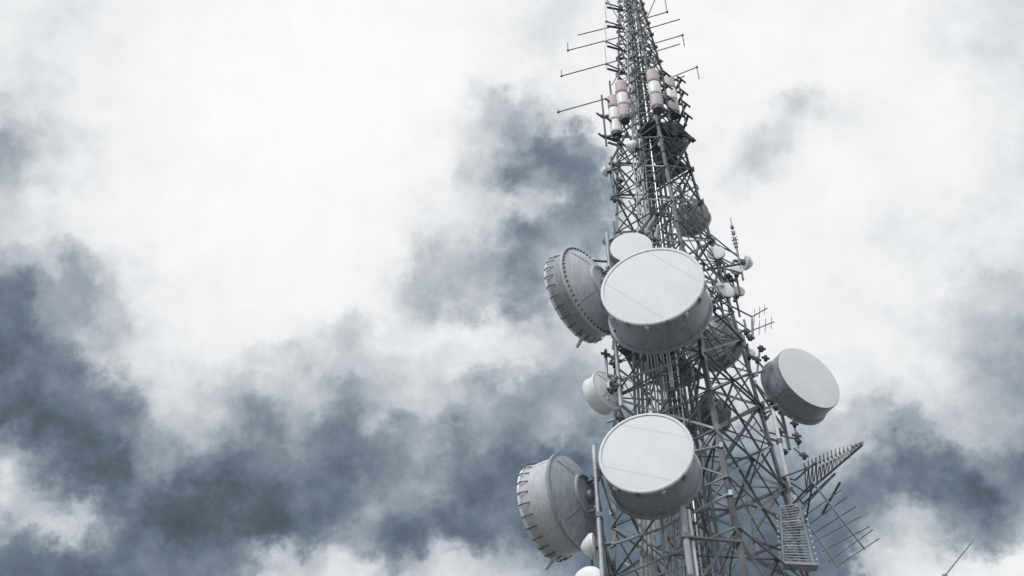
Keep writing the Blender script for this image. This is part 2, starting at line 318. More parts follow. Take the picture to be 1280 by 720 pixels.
for k in range(len(nodes) - 1):
    z0, z1 = nodes[k], nodes[k + 1]; zm = (z0 + z1) / 2; s = .030 + .0165 * half(z0)
    big = half(z0) > .8
    for i in range(4):
        a0, b0, a1, b1 = leg(i, z0), leg((i + 1) % 4, z0), leg(i, z1), leg((i + 1) % 4, z1)
        inn = (Vector((TX, TY, z0)) - (a0 + b0) / 2).normalized()
        m = random.choice([M_STEEL, M_STEEL2, M_STEEL])
        mem('horizontal_strut', m, a0, b0, s)
        m1 = random.choice([M_STEEL, M_STEEL2, M_STEEL2])
        mem('diagonal_brace', m1, a0 + inn * .02, b1 + inn * .02, s)
        mem('diagonal_brace', random.choice([M_STEEL, M_STEEL2]), b0 + inn * (.03 + s), a1 + inn * (.03 + s), s, -1)
        if big:                                               # redundant members
            am, bmid = leg(i, zm), leg((i + 1) % 4, zm); c = (am + bmid) / 2 + inn * .04
            if half(z0) > 1.6:
                lo_, hi_ = (a0 + b0) / 2 + inn * .05, (a1 + b1) / 2 + inn * .05
                for e_, f_ in ((am, lo_), (bmid, lo_), (am, hi_), (bmid, hi_)):
                    if random.random() < .9: mem('secondary_brace', random.choice([M_STEEL, M_STEEL2]), e_, f_, s * .55)
            mem('redundant_brace', M_STEEL2, am, c, s * .7); mem('redundant_brace', M_STEEL, bmid, c, s * .7, -1)
        def gus(b, p=a0.copy(), s=s, inn=inn, ux=(b0 - a0).normalized()):
            w = s * 2.6
            bar(b, p + ux * .02 + Vector((0, 0, -w)) - inn * .012, p + ux * .02 + Vector((0, 0, w)) - inn * .012, w * 1.6, .012, axes=(ux, inn))
        bag.add('gusset_plate', M_STEEL2, a0, gus)
    if (k % 2 == 0 and big) or half(z0) > 1.9:                                    # diaphragm inside the tower
        mids = [(leg(i, z0) + leg((i + 1) % 4, z0)) / 2 for i in range(4)]
        for i in range(4): mem('plan_brace', M_STEEL2, mids[i], mids[(i + 1) % 4], s * .8)
    ctr = Vector((TX, TY, z0))
    for i in range(4):                                        # square shaft on the axis of the tower
        sv_ = lambda zz, i=i: Vector((TX, TY, zz)) + Vector((math.cos(PHI + i * math.pi / 2), math.sin(PHI + i * math.pi / 2), 0)) * min(.24, half(zz) * .4)
        mem('shaft_post', M_DARK if i == 3 else M_STEEL2, sv_(z0), sv_(z1), .07)
        sn_ = lambda zz, i=i: Vector((TX, TY, zz)) + Vector((math.cos(PHI + (i + 1) * math.pi / 2), math.sin(PHI + (i + 1) * math.pi / 2), 0)) * min(.24, half(zz) * .4)
        mem('shaft_lacing', M_STEEL2, sv_(z0), sn_((z0 + z1) / 2), .035); mem('shaft_lacing', M_STEEL2, sn_((z0 + z1) / 2), sv_(z1), .035)
        if big: mem('spoke_brace', random.choice([M_STEEL, M_STEEL2, M_DARK]), leg(i, z0, .97), sv_(z0 + (z1 - z0) * random.choice([0, .5, .9])), s * .75)
    if half(z0) > 1.6:
        mem('inner_brace', M_STEEL2, leg(k % 4, z0, .96), leg((k + 2) % 4, z1, .96), s * .7)
        mem('inner_brace', M_STEEL2, leg((k + 1) % 4, z0, .95), leg((k + 3) % 4, z1, .95), s * .7)
bag.flush(tower, T0)
b = NB()
for i in range(4):
    p = leg(i, .6)
    bar(b, p + Vector((0, 0, -.6)), p + Vector((0, 0, -.02)), 1.1, 1.1)
bmesh.ops.translate(b, verts=b.verts, vec=-T0); obj('footing', b, M_CONC, tower)
# deck inside the tower, seen from below
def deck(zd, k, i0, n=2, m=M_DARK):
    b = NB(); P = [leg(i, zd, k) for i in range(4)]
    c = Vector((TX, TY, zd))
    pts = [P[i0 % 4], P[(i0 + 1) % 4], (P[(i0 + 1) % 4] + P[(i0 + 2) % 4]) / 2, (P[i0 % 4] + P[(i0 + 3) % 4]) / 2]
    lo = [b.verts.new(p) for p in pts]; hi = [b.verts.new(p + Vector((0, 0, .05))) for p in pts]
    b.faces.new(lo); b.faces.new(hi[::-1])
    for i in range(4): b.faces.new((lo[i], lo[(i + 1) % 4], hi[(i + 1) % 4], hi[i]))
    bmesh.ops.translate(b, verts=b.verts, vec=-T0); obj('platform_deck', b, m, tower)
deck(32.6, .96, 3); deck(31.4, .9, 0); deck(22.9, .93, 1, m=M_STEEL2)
# peak of the tower
b = NB(); top = Vector((TX, TY, TOPZ))
tube(b, top - Vector((0, 0, 1.5)), top + Vector((0, 0, 3.5)), .05); bmesh.ops.translate(b, verts=b.verts, vec=-T0)
obj('top_pole', b, M_STEEL, tower, 40)

# ------------------------------------------------------------------ ladder and cables inside the tower
def runner(px_off, py_off, k=1.0):                           # a line climbing parallel to the taper
    return lambda z: Vector((TX + px_off * half(z) * k, TY + py_off * half(z) * k, z))
lad = thing('access_ladder', 'steel access ladder with rungs climbing up inside the lattice tower', 'ladder', (TX, TY, 0))
fl = runner(-.25, -.35); wv = Vector((.2, -.06, 0)); bag = Bag()
for sgn in (-1, 1):
    b = NB(); zz = [1 + .5 * i for i in range(88)]
    path(b, [fl(z) + wv * sgn - T0 for z in zz], .022, 6); obj('rail', b, M_ALU, lad, 40)
for i in range(145):
    zr = 1.2 + i * .3; p = fl(zr)
    bag.add('rung', M_ALU, p, lambda b, p=p: tube(b, p - wv, p + wv, .013, n=6))
bag.flush(lad, T0)
def cable_run(n, f, step, r, m, z0, z1, lab, cat, grp, wob=.02, names=None):
    for i in range(n):
        b = NB(); ph = random.uniform(0, 6); pts = []
        z = z0
        while z <= z1 + random.uniform(-2, 0):
            p = f(z) + step * (i - n / 2) * min(1, half(z) / 1.6)
            pts.append(p + Vector((wob * math.sin(z * 1.3 + ph), wob * math.cos(z * 1.7 + ph), 0)) - T0); z += .5
        path(b, pts, r * random.uniform(.85, 1.2), 7)
        o = obj('feeder_cable', b, m, None, 60, T0); tag(o, lab, cat, grp)
cable_run(6, runner(-.42, -.42), Vector((.085, .02, 0)), .024, M_CABLE_L, .3, 41,
          'pale grey feeder cable strapped side by side with others up the tower inside', 'cable', 'pale feeder cables inside the tower')
cable_run(5, runner(-.12, -.05), Vector((.07, -.03, 0)), .026, M_CABLE, .3, 38,
          'black feeder cable climbing in a loose bundle up the middle of tower', 'cable', 'black feeder cables inside the tower', .05)
cable_run(4, runner(-.62, -.2), Vector((.11, .03, 0)), .04, M_CABLE_L, .3, 24,
          'thick pale waveguide running up behind the left tower leg', 'cable', 'thick pale waveguides in the tower', .01)

# ------------------------------------------------------------------ antennas
def place(o, C, az):
    o.location = C; o.rotation_euler = (0, 0, math.pi / 2 - az)        # local +X faces azimuth az
def to_local(C, az, P):
    return Matrix.Rotation(-(math.pi / 2 - az), 3, 'Z') @ (Vector(P) - Vector(C))

def drum(name, label, cat, C, az, r, Ls, shroud=M_SHROUD, back=None, hub=.34, dz=.42, seam=(R(45), 0), hooks=0, bolts=0,
         side_pin=False, ties=(), group=None, pole=(1.5, 1.5), rim=True, face=None):
    az = R(az); t = thing(name, label, cat, group=group); place(t, C, az)
    b = NB()
    lathe(b, [(.012 * r, 0), (.012 * r, .5 * r), (.008 * r, .9 * r), (0, .985 * r), (-.01, .985 * r)]); obj('radome', b, face or radome_mat(r, *seam), t, 50)
    b = NB()
    if rim: lathe(b, [(.02, .968 * r), (.03, 1.0 * r), (.01, 1.028 * r), (-.05, 1.028 * r), (-.06, 1.0 * r), (-.05, .968 * r)], 72); obj('rim_ring', b, M_RIM, t, 50)
    b = NB()
    lathe(b, [(-.03, .93 * r), (-.03, 1.0 * r), (-Ls * .5, 1.0 * r), (-Ls + .02, 1.0 * r), (-Ls + .02, .95 * r)]); obj('shroud', b, shroud, t, 50)
    b = NB()                                                  # joint flange between shroud and reflector
    lathe(b, [(-Ls + .05, .99 * r), (-Ls + .05, 1.055 * r), (-Ls + .02, 1.06 * r), (-Ls - .03, 1.06 * r), (-Ls - .04, 1.0 * r), (-Ls - .04, .97 * r)]); fl_ = obj('flange_ring', b, back or shroud, t, 50)
    b = NB(); pr = []
    D = dz * r
    for i in range(9):                                        # paraboloid back
        q = 1 - i / 8 * (1 - hub); pr.append((-Ls - .03 - D * (1 - q * q), q * r * 1.0))
    lathe(b, pr); obj('reflector', b, back or shroud, t, 60)
    xb = pr[-1][0]
    b = NB(); hr = hub * r
    lathe(b, [(xb + .03, hr * 1.0), (xb + .02, hr * 1.07), (xb - .05, hr * 1.07), (xb - .06, hr * .98), (xb + .01, hr * .93), (xb - .01, hr * .5), (xb - .02, 0)], 48)
    h = obj('hub', b, back or shroud, t, 50)
    b = NB(); lathe(b, [(xb - .0, .12 * r), (xb - .16, .12 * r), (xb - .18, 0)], 24); obj('feed_box', b, M_STEEL2, h, 50)
    if bolts:
        b = NB()
        for i in range(bolts):
            a = 2 * math.pi * i / bolts
            p = Vector((-Ls - .035, 1.02 * r * math.cos(a), 1.02 * r * math.sin(a)))
            tube(b, p, p + Vector((-.05, 0, 0)), .024 * max(.8, r / 1.2), n=6)
        obj('bolt', b, M_DARK, fl_); 
    for i in range(hooks):                                    # spring clips stretching the membrane
        a = 2 * math.pi * (i + .5) / hooks; b = NB(); ca, sa = math.cos(a), math.sin(a)
        P = lambda X, q: Vector((X, q * r * ca, q * r * sa))
        path(b, [P(.02, 1.02), P(-.05, 1.055), P(-.16, 1.035), P(-.27, 1.012)], .013, 6)
        ball(b, P(-.09, 1.05), .024)
        if hooks < 20:
            e_ = Vector((0, -sa, ca)); bar(b, P(-.10, 1.03) - e_ * .05, P(-.10, 1.03) + e_ * .05, .05, .07)
        obj('clip', b, M_DARK if hooks > 20 else (M_RIM if i % 2 else M_STEEL2), t, 60)
    if side_pin:
        b = NB(); a = side_pin
        p = Vector((-Ls * .35, r * math.cos(a) * .97, r * math.sin(a) * .97)); q = Vector((.10 * r, r * math.cos(a) * 1.22, r * math.sin(a) * 1.22))
        tube(b, p, q, .055, .05, 12); obj('drain_spout', b, M_SHROUD_L, t, 40)
    for a in (.6, 2.2, 3.75, 5.3):                            # riveted joints of the shroud and back panels
        ca, sa = math.cos(a), math.sin(a); b = NB()
        tv = Vector((0, -sa, ca)); rv = Vector((0, ca, sa))
        bar(b, Vector((-.06, r * ca, r * sa)), Vector((-Ls + .06, r * ca, r * sa)), .045, .012, axes=(tv, rv)); obj('joint_strip', b, shroud, t)
        b = NB()
        path(b, [Vector((x_ - .004, q_ * ca, q_ * sa)) for x_, q_ in pr[1:-1]], .010, 5); obj('joint_strip', b, M_STEEL2, t, 60)
    # mount: vertical pipe behind the hub, clamps, ties to the tower
    xm = xb - .26
    b = NB(); tube(b, (xm, 0, -pole[0] * r), (xm, 0, pole[1] * r), .057, n=14); mp = obj('mount_pipe', b, M_STEEL, t, 40)
    for sg in (-1, 1):
        b = NB(); zc = sg * hr * .8
        bar(b, (xm - .08, 0, zc), (xm + .26, 0, zc), .07, .06); bar(b, (xm, -.12, zc), (xm, .12, zc), .07, .08)
        tube(b, (xm + .1, -.1, zc + .07), (xm + .1, .1, zc + .07), .015, n=6)
        obj('clamp', b, M_STEEL2, mp)
    for (P, zz) in ties:
        b = NB(); q = to_local(C, az, P); a0 = Vector((xm, 0, zz * r))
        tube(b, a0, q, .035, n=8)
        bar(b, q - Vector((0, 0, .07)), q + Vector((0, 0, .07)), .09, .09)
        obj('tie_arm', b, M_STEEL, mp, 40)
    return t

def legties(C, zs, legs=(2, 3), spread=.9):
    out = []
    for s_ in (-1, 1):
        for l in legs: out.append((leg(l, C.z + s_ * spread * .8 + .15, 1.0), s_ * spread))
    return out
# A: the biggest, facing the viewer
A = at(815, 356.5, 20.6); drum('drum_antenna', 'largest round drum antenna with white face, in front of the upper tower', 'drum antenna', A, 196.1, 1.33, 1.10,
     seam=(R(40), .05), hooks=16, ties=legties(A, 0), hub=.4, group=None)
D_ = at(807.3, 565.1, 20.8); drum('drum_antenna', 'round white faced drum antenna in front of the lower tower', 'drum antenna', D_, 195.6, 1.075, 1.03,
     seam=(R(66), .0), hooks=12, ties=legties(D_, 0), hub=.4)
B_ = at(716.7, 375.5, 22.5); drum('drum_antenna', 'drum antenna seen from behind with bolted cone, left of the largest drum', 'drum antenna', B_, 309.3, 1.285, .60,
     shroud=M_SHROUD, back=M_SHROUD_L, hub=.42, dz=.38, hooks=26, bolts=56, side_pin=R(262), ties=legties(B_, 0, (2,)))
E_ = at(680.1, 641, 22.5); drum('drum_antenna', 'grey drum antenna seen from behind at lower left with ringed hub', 'drum antenna', E_, 303.4, 1.13, .84,
     shroud=M_SHROUD_L, back=M_SHROUD, hub=.47, dz=.36, hooks=26, bolts=0, side_pin=R(262), ties=legties(E_, 0, (2,)), pole=(2.2, 1.2))
F_ = at(1011.6, 471.7, 24.6); drum('drum_antenna', 'white faced drum antenna sticking out to the right of the tower', 'drum antenna', F_, 153.9, 1.07, .74,
     seam=(R(20), 5), ties=legties(F_, 0, (0,)), shroud=M_SHROUD, rim=False)
C_ = at(789, 308.8, 21.4); drum('drum_antenna', 'smaller white drum antenna peeking out above the largest drum', 'drum antenna', C_, 188, .60, .50,
     seam=(R(-50), 5), ties=legties(C_, 0, (2,), .6), rim=False)
G_ = at(747, 496, 23); drum('drum_antenna', 'small white drum antenna left of the tower seen from behind and below', 'drum antenna', G_, 318, .53, .36,
     shroud=M_WHITE, back=M_WHITE, hub=.3, dz=.28, ties=legties(G_, 0, (2,), .7), pole=(1.5, 3.2), face=M_WHITE)
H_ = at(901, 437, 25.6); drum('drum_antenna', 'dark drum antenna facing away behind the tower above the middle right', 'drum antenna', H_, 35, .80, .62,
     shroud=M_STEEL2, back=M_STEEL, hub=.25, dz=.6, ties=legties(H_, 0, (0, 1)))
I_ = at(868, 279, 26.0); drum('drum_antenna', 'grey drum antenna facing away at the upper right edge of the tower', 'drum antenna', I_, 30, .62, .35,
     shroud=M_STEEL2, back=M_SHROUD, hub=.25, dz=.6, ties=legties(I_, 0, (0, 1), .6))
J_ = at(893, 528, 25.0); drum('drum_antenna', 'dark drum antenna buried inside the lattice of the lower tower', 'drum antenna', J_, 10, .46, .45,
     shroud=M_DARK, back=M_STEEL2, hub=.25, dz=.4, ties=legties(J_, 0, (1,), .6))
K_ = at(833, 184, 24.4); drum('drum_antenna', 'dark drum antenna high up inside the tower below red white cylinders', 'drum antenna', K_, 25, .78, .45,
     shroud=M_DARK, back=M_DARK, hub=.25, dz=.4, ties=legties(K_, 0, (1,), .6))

def dish(label, C, az, r, m=M_WHITE, depth=.55, ties=(), kind='front', pl=1.4, grp=None, pm=M_STEEL2):
    depth = .10 if kind == 'bowl' else depth; az_ = R(az); t = thing('dish_antenna', label, 'dish antenna', group=grp); place(t, C, az_)
    b = NB()
    if kind == 'front': lathe(b, [(.06 * r, 0), (.05 * r, .5 * r), (.02 * r, .9 * r), (-.01, 1.0 * r), (-.05, 1.0 * r)], 40)
    else: lathe(b, [(.85 * r, 0), (.80 * r, .16 * r), (.60 * r, .45 * r), (.30 * r, .75 * r), (0, 1.0 * r), (-.03, 1.0 * r)], 40)
    obj('radome', b, m, t, 50)
    b = NB(); pr = [(-.02, 1.0 * r), (-.05 - .1 * r, 1.0 * r)]
    for i in range(1, 8):
        q = 1 - i / 8; pr.append((-.05 - .1 * r - depth * r * (1 - q * q), q * r))
    pr.append((pr[-1][0] - .01, 0)); lathe(b, pr, 40); obj('reflector', b, m if kind != 'front' else M_SHROUD, t, 60)
    xb = pr[-1][0]
    b = NB(); bar(b, (xb + .05, 0, 0), (xb - .14, 0, 0), .14, .14); tube(b, (xb - .02, 0, 0), (xb - .34, 0, 0), .05); obj('radio_box', b, M_STEEL2, t)
    b = NB(); tube(b, (xb - .16, 0, -pl * .6), (xb - .16, 0, pl * .5), .035, n=10); mp = obj('mount_pipe', b, pm, t, 40)
    for P, zz in ties:
        b = NB(); tube(b, (xb - .16, 0, zz), to_local(C, az_, P), .025, n=8); obj('tie_arm', b, M_STEEL2, mp, 40)
    return t
def nt_(C, l, dz=.0): return [(leg(l, C.z + dz + .25), .3), (leg(l, C.z + dz - .35), -.3)]
for lab, px, py, Y, az, r, kd, l, m in [
    ('small round white dish high right of the largest drum, under a bracket', 895, 315, 24.0, 190, .285, 'front', 0, M_WHITE),
    ('tiny white dish just beneath the thin spiky whip antenna', 921, 336, 24.4, 185, .205, 'front', 0, M_WHITE),
    ('small white dish turned away to the right beside the spiky whip', 934, 329, 24.8, 75, .24, 'bowl', 0, M_WHITE),
    ('small white dish touching the right edge of the largest drum', 906, 361, 24.0, 165, .31, 'front', 0, M_WHITE),
    ('faint white dish right of and behind the small dish by the largest drum', 924, 363, 25.0, 170, .20, 'front', 0, M_WHITE),
    ('tiny pale dish on the right leg just left of the sideways drum', 938, 440, 24.4, 175, .16, 'front', 0, M_WHITE),
    ('small white dish below the hub of the lower left drum', 739, 683, 21.7, 285, .29, 'bowl', 2, M_WHITE),
    ('white dish cut off by the bottom edge of the photo', 735, 725, 21.6, 200, .34, 'front', 2, M_WHITE),
    ('tilted small white dish high inside the tower below the red cylinders', 789, 183, 23.2, 250, .23, 'bowl', 2, M_WHITE),
    ('faint white dish on the upper left edge of the tower', 756, 215, 23.6, 290, .18, 'bowl', 2, M_WHITE),
    ('flat small dish seen edge on left of the small upper drum', 759, 301, 22.2, 300, .20, 'bowl', 2, M_SHROUD)]:
    C = at(px, py, Y); dish(lab, C, az, r, m, .42, ties=nt_(C, l), kind=kd)

# striped radome columns near the top
def column(label, px, py, Y, secs, arm_leg, side):
    C = at(px, py, Y); t = thing('cylinder_antenna', label, 'cylinder antenna', C, 'striped cylinder antennas round the tower top')
    z = 0; r = .215; hh = .64
    for m in secs:
        b = NB()
        prof = [(0, 0), (0, r * .88), (.03, r * .97), (.06, r), (hh - .05, r), (hh - .02, r * .96), (hh, r * .88), (hh, 0)]
        n = 32; rings = []
        for zz, rr in prof:
            rings.append([b.verts.new((rr * math.cos(2 * math.pi * i / n), rr * .8 * math.sin(2 * math.pi * i / n), z - hh + zz)) for i in range(n)] if rr else [b.verts.new((0, 0, z - hh + zz))])
        for a_, c_ in zip(rings, rings[1:]):
            for i in range(n):
                j = (i + 1) % n
                if len(a_) == 1: b.faces.new((a_[0], c_[j], c_[i]))
                elif len(c_) == 1: b.faces.new((a_[i], a_[j], c_[0]))
                else: b.faces.new((a_[i], a_[j], c_[j], c_[i]))
        o = obj('radome_section', b, m, t, 40); o['label'] = 'faded red section' if m is M_RED else 'white section'
        z -= hh + .085
    b = NB(); lo = z + .02
    tube(b, (0, 0, lo), (0, 0, .12), .05); tube(b, (0, 0, lo - .12), (0, 0, lo + .1), .17, .15, 16); obj('base_cap', b, M_DARK, t, 40)
    b = NB(); bx_ = Vector((side * .38, .12, 0)); tube(b, bx_ + Vector((0, 0, lo - .5)), bx_ + Vector((0, 0, .3)), .035); mp = obj('mount_pipe', b, M_DARK, t, 40)
    for zz in ((0.05, z * .33, z * .66, z + .05) if side > 0 else (z * .45, z + .02)):
        b = NB(); q = leg(arm_leg, C.z + zz) - C
        bar(b, q, bx_ + Vector((side * .12, -.05, zz - .0)), .07, .09)
        bar(b, Vector((0, 0, zz)), bx_ + Vector((0, 0, zz)), .06, .08)
        e = bx_ + Vector((side * .12, -.05, zz)); bar(b, e + Vector((-.14, -.12, -.02)), e + Vector((.16, .14, -.02)), .05, .06)
        obj('bracket', b, M_DARK, mp)
RW = (M_RED, M_WHITE, M_RED)
column('red and white striped cylinder nearest the middle, tallest in picture', 815, 90, 22.3, RW, 3, 1)
column('red and white striped cylinder on the outer right, slightly lower', 835, 98, 23.2, RW, 0, 1)
column('red and white striped cylinder left of the mast, second from left', 776, 104, 23.4, RW, 2, -1)
column('red topped cylinder with two white sections, leftmost of the four', 766, 122, 23.6, (M_RED, M_WHITE, M_WHITE), 2, -1)

# dipole arrays on the mast: arms towards the left plus rods crossing the mast
def rod_antenna(label, pts, r=.022, tips=(), grp='long dipole rods across the mast', Y=24, root=None, m=M_STEEL2):
    P = [at(px, py, yy) for px, py, yy in pts]; t = thing('rod_antenna', label, 'rod antenna', P[0], grp)
    b = NB()
    for a_, c_ in zip(P, P[1:]): tube(b, a_ - P[0], c_ - P[0], r, n=8)
    obj('rod', b, m, t, 40)
    for (i, dz) in tips:
        b = NB(); q = P[i] - P[0]
        tube(b, q, q + Vector((0, 0, dz)), r * .9, n=8); ball(b, q, .055); obj('tip_element', b, m, t, 50)
for lab, p0, p1, tips in [
    ('uppermost rod pointing left from the mast', (722, 44), (775, 31), ()),
    ('second rod from top on the left, its end bent into a short tip', (710, 63), (780, 45), ((0, .5),)),
    ('third rod down on the left with upright end tip', (702, 95), (782, 73), ((0, .4),)),
    ('lowest and longest rod on the left reaching far out', (698, 140), (773, 119), ((0, .15),)),
    ('plain rod on the right, second from the photo top', (796, 40), (850, 24), ()),
    ('third rod on the right with drooping end tip', (798, 60), (853, 44), ((1, -.75),)),
    ('plain rod on the right just under the one with drooping tip', (804, 69), (850, 55), ()),
    ('rod on the right above the striped cylinders with drooping tip', (828, 101), (871, 84), ((1, -.75),)),
    ('short plain rod on the right just above the outer striped cylinder', (828, 106), (856, 95), ()),
    ('rod at the top right ending in a dark knob', (800, 25), (834, 15), ((1, 1.1),)),
    ('short thin rod poking out right of mast between longer rods', (812, 68), (829, 77), ())]:
    wd = (p1[0] - p0[0]) / 34.0
    left = p0[0] < 760
    rod_antenna(lab, [(p0[0], p0[1], 24 + (wd * .35 if left else 0)), (p1[0], p1[1], 24 - (0 if left else wd * .35))], tips=tips)
for n_, (y0, y1) in enumerate([(4, 13), (27, 36), (52, 64), (80, 92)]):
    p0 = at(758, y0, 23.5); q0 = at(786, y1 + 1, 24.0); q1 = at(783, y1 - 9 + 4, 23.9); p1 = p0 + Vector((.03, 0, -.32))
    t = thing('side_arm_dipole', ['topmost of the left side arms, cut by the photo top', 'second left side arm from the top of mast',
        'third left side arm from the top of mast', 'lowest left side arm, level with the mast narrowing'][n_], 'dipole antenna', p0, 'forked side arms left of the mast')
    b = NB(); tube(b, p1 - p0, q0 - p0, .045, n=8); tube(b, Vector(), q0 - p0 + Vector((-.25, 0, .25)), .028, n=8); obj('arm', b, M_DARK, t, 40)
    b = NB(); tube(b, Vector((0, 0, -.35)), Vector((0, 0, 1.15)), .014, n=6); ball(b, (0, 0, 0), .06); obj('dipole_rod', b, M_SHROUD, t, 50)
for n_, (a, c) in enumerate([((794, 41), (810, 47)), ((792, 69), (818, 79)), ((790, 86), (811, 95)), ((786, 4), (802, 13))]):
    p0 = at(*a, 23.6); p1 = at(*c, 23.2)
    b = NB(); bar(b, Vector(), p1 - p0, .07, .09); tube(b, p1 - p0 + Vector((0, 0, -.2)), p1 - p0 + Vector((0, 0, .35)), .02, n=6)
    o = obj('mast_bracket', b, M_DARK, None, None, p0)
    tag(o, ['dark bracket on right of mast, second from the photo top', 'dark bracket on right of mast, third from the photo top',
            'dark bracket on mast just above the striped cylinders', 'dark bracket on mast touching the top of the photo'][n_], 'bracket', 'dark brackets on the mast')
# leaning rods at the very top right
for lab, a, c, Y in [('thin slanted rod leaning right at the top of the mast', (808, 24), (822, -8), 23.6), ('thin slanted rod leaning left across the left side arms', (780, 36), (758, -2), 23.6),
                     ('short slanted rod hanging off mast beside leftmost striped cylinder', (778, 84), (765, 106), 23.6)]:
    p0, p1 = at(*a, Y), at(*c, Y); b = NB(); tube(b, Vector(), p1 - p0, .022, n=8); o = obj('stay_rod', b, M_STEEL2, None, 40, p0); tag(o, lab, 'rod', 'thin slanted rods on the mast')

# spiky whip antenna upper right
p0 = at(926, 336, 24.4); p1 = at(912, 272, 24.4); t = thing('whip_antenna', 'thin spiky whip antenna standing right of the tower above tiny dish', 'whip antenna', p0)
d = p1 - p0; d = Vector((0, 0, d.length))
b = NB(); tube(b, Vector(), d * .5, .035, .03); tube(b, d * .5, d, .022, .012); obj('rod', b, M_STEEL2, t, 40)
for k, w in ((.42, .09), (.5, .15), (.56, .12), (.68, .1), (.8, .05)):
    b = NB(); tube(b, d * k - Vector((0, 0, .05)), d * k + Vector((0, 0, .05)), .055, n=8)
    for a_ in range(4):
        aa = a_ * math.pi / 2 + .5; tube(b, d * k, d * k + Vector((w * math.cos(aa), w * math.sin(aa), .06)), .012, n=5)
    obj('collar', b, M_STEEL2, t)
b = NB(); tube(b, d * .22, leg(0, p0.z + 1.3) - p0, .025, n=8); obj('bracket_arm', b, M_STEEL2, t, 40); b = NB(); tube(b, Vector((0, 0, -.2)), leg(0, p0.z - .2) - p0, .03, n=8); obj('bracket_arm', b, M_STEEL2, t, 40)

# yagis on the right edge
def yagi(label, tip, tail, Y, n, el_len, grp=None, dirv=Vector((.1, -.5, .86))):
    p0, p1 = at(*tail, Y), at(*tip, Y - .35); t = thing('yagi_antenna', label, 'yagi antenna', p0, grp)
    b = NB(); tube(b, Vector(), p1 - p0, .02, n=8); obj('boom', b, M_STEEL, t, 40)
    for i in range(n):
        k = (i + .5) / n; q = (p1 - p0) * k; b = NB(); w = dirv * el_len * (1 - .35 * k)
        tube(b, q - w, q + w, .011, n=6); obj('element', b, M_STEEL, t, 40)
    b = NB(); tube(b, Vector(), leg(0, p0.z) - p0, .025, n=8); obj('bracket_arm', b, M_STEEL2, t, 40)
yagi('upper of two small pale rod antennas poking out above the sideways drum', (959, 385), (940, 396), 24.6, 3, .22, 'small yagis on the right edge')
yagi('lower of two small pale rod antennas poking out above the sideways drum', (968, 402), (938, 414), 24.6, 4, .26, 'small yagis on the right edge')

# mount frames on the right edge
def frame_mount(label, base, pts, Y, r=.03, m=M_STEEL2, name='pipe_frame', grp=None, knobs=()):
    p0 = at(*base, Y); t = thing(name, label, 'mount frame', p0, grp)
    for a_, c_ in pts:
        b = NB(); tube(b, at(a_[0], a_[1], Y) - p0, at(c_[0], c_[1], Y) - p0, r, n=8); obj('pipe', b, m, t, 40)
    for k in knobs:
        b = NB(); q = at(k[0], k[1], Y - .05) - p0; kx = random.uniform(.6, 1.1); bar(b, q - Vector((0, 0, .09 * kx)), q + Vector((0, 0, .09 * kx)), .11, .09); bar(b, q - Vector((.13, .05, 0)) * kx, q + Vector((.13, .05, .03)) * kx, .05, .06); tube(b, q - Vector((.0, .1, .03)), q + Vector((.02, .12, .03)), .03, n=8)
        obj('clamp', b, M_DARK, t)
frame_mount('clamped pipe frame among the small dishes right of the largest drum', (905, 345), [((900, 372), (890, 350)), ((888, 372), (903, 322)), ((880, 338), (925, 330)), ((905, 330), (912, 392)), ((890, 356), (918, 350)), ((871, 325), (889, 297)), ((869, 327), (876, 290))], 24.2, .04, knobs=((904, 348), (911, 345), (899, 328), (893, 385), (915, 350), (889, 378)))
frame_mount('dark pipe bracket on right leg where the sideways drum attaches', (940, 462), [((934, 430), (938, 470)), ((950, 432), (946, 470)), ((930, 470), (955, 464)), ((945, 480), (962, 500)), ((930, 400), (936, 425)), ((940, 398), (941, 424))], 24.3, .035, knobs=((936, 446), (946, 450), (957, 448), (940, 470), (932, 415), (938, 422), (952, 436)))
frame_mount('dark clamps and pipes under the sideways drum on right leg', (965, 508), [((940, 512), (972, 508)), ((950, 520), (965, 512)), ((965, 500), (972, 512)), ((955, 528), (972, 505))], 24.3, .035, knobs=((964, 502), (970, 510), (953, 516), (956, 522)))
frame_mount('small outrigger with dark box hanging right below the sideways drum', (962, 540), [((950, 538), (1000, 550)), ((990, 522), (996, 545)), ((996, 545), (998, 560)), ((992, 560), (1006, 571)), ((974, 540), (982, 580))], 24.4, .025, knobs=((996, 545), (998, 552), (1005, 570), (975, 540), (981, 565), (993, 530)), name='outrigger_frame')
frame_mount('pipe frame with clamps on left side just under the largest drum', (762, 452), [((757, 437), (760, 500)), ((757, 443), (778, 452)), ((762, 455), (776, 430)), ((760, 480), (778, 490)), ((757, 468), (776, 472)), ((758, 528), (776, 522))], 22.6, .04, m=M_STEEL, knobs=((757, 443), (768, 456), (772, 452), (766, 480), (764, 488), (775, 523)))
frame_mount('dark antenna brackets on the upper left edge of the tower', (775, 195), [((760, 178), (776, 183)), ((762, 205), (784, 165)), ((763, 212), (768, 246)), ((764, 247), (778, 242)), ((762, 204), (776, 208)), ((770, 170), (777, 190))], 23.6, .045, m=M_DARK, knobs=((771, 173), (776, 180), (766, 206), (768, 250), (776, 226), (774, 235)))
frame_mount('dark braced outrigger on upper right edge beneath striped cylinders', (858, 175), [((850, 160), (868, 176)), ((862, 176), (836, 222)), ((848, 168), (864, 172)), ((838, 190), (862, 178))], 23.6, .05, m=M_DARK, knobs=((862, 174), (851, 166), (866, 175)))
frame_mount('crossed pipes between largest drum and lower tower left face', (800, 300), [((806, 293), (822, 266)), ((800, 290), (812, 272)), ((795, 300), (812, 290)), ((818, 306), (823, 282))], 22.4, .06, m=M_STEEL2, knobs=((803, 292), (818, 300), (822, 268)))

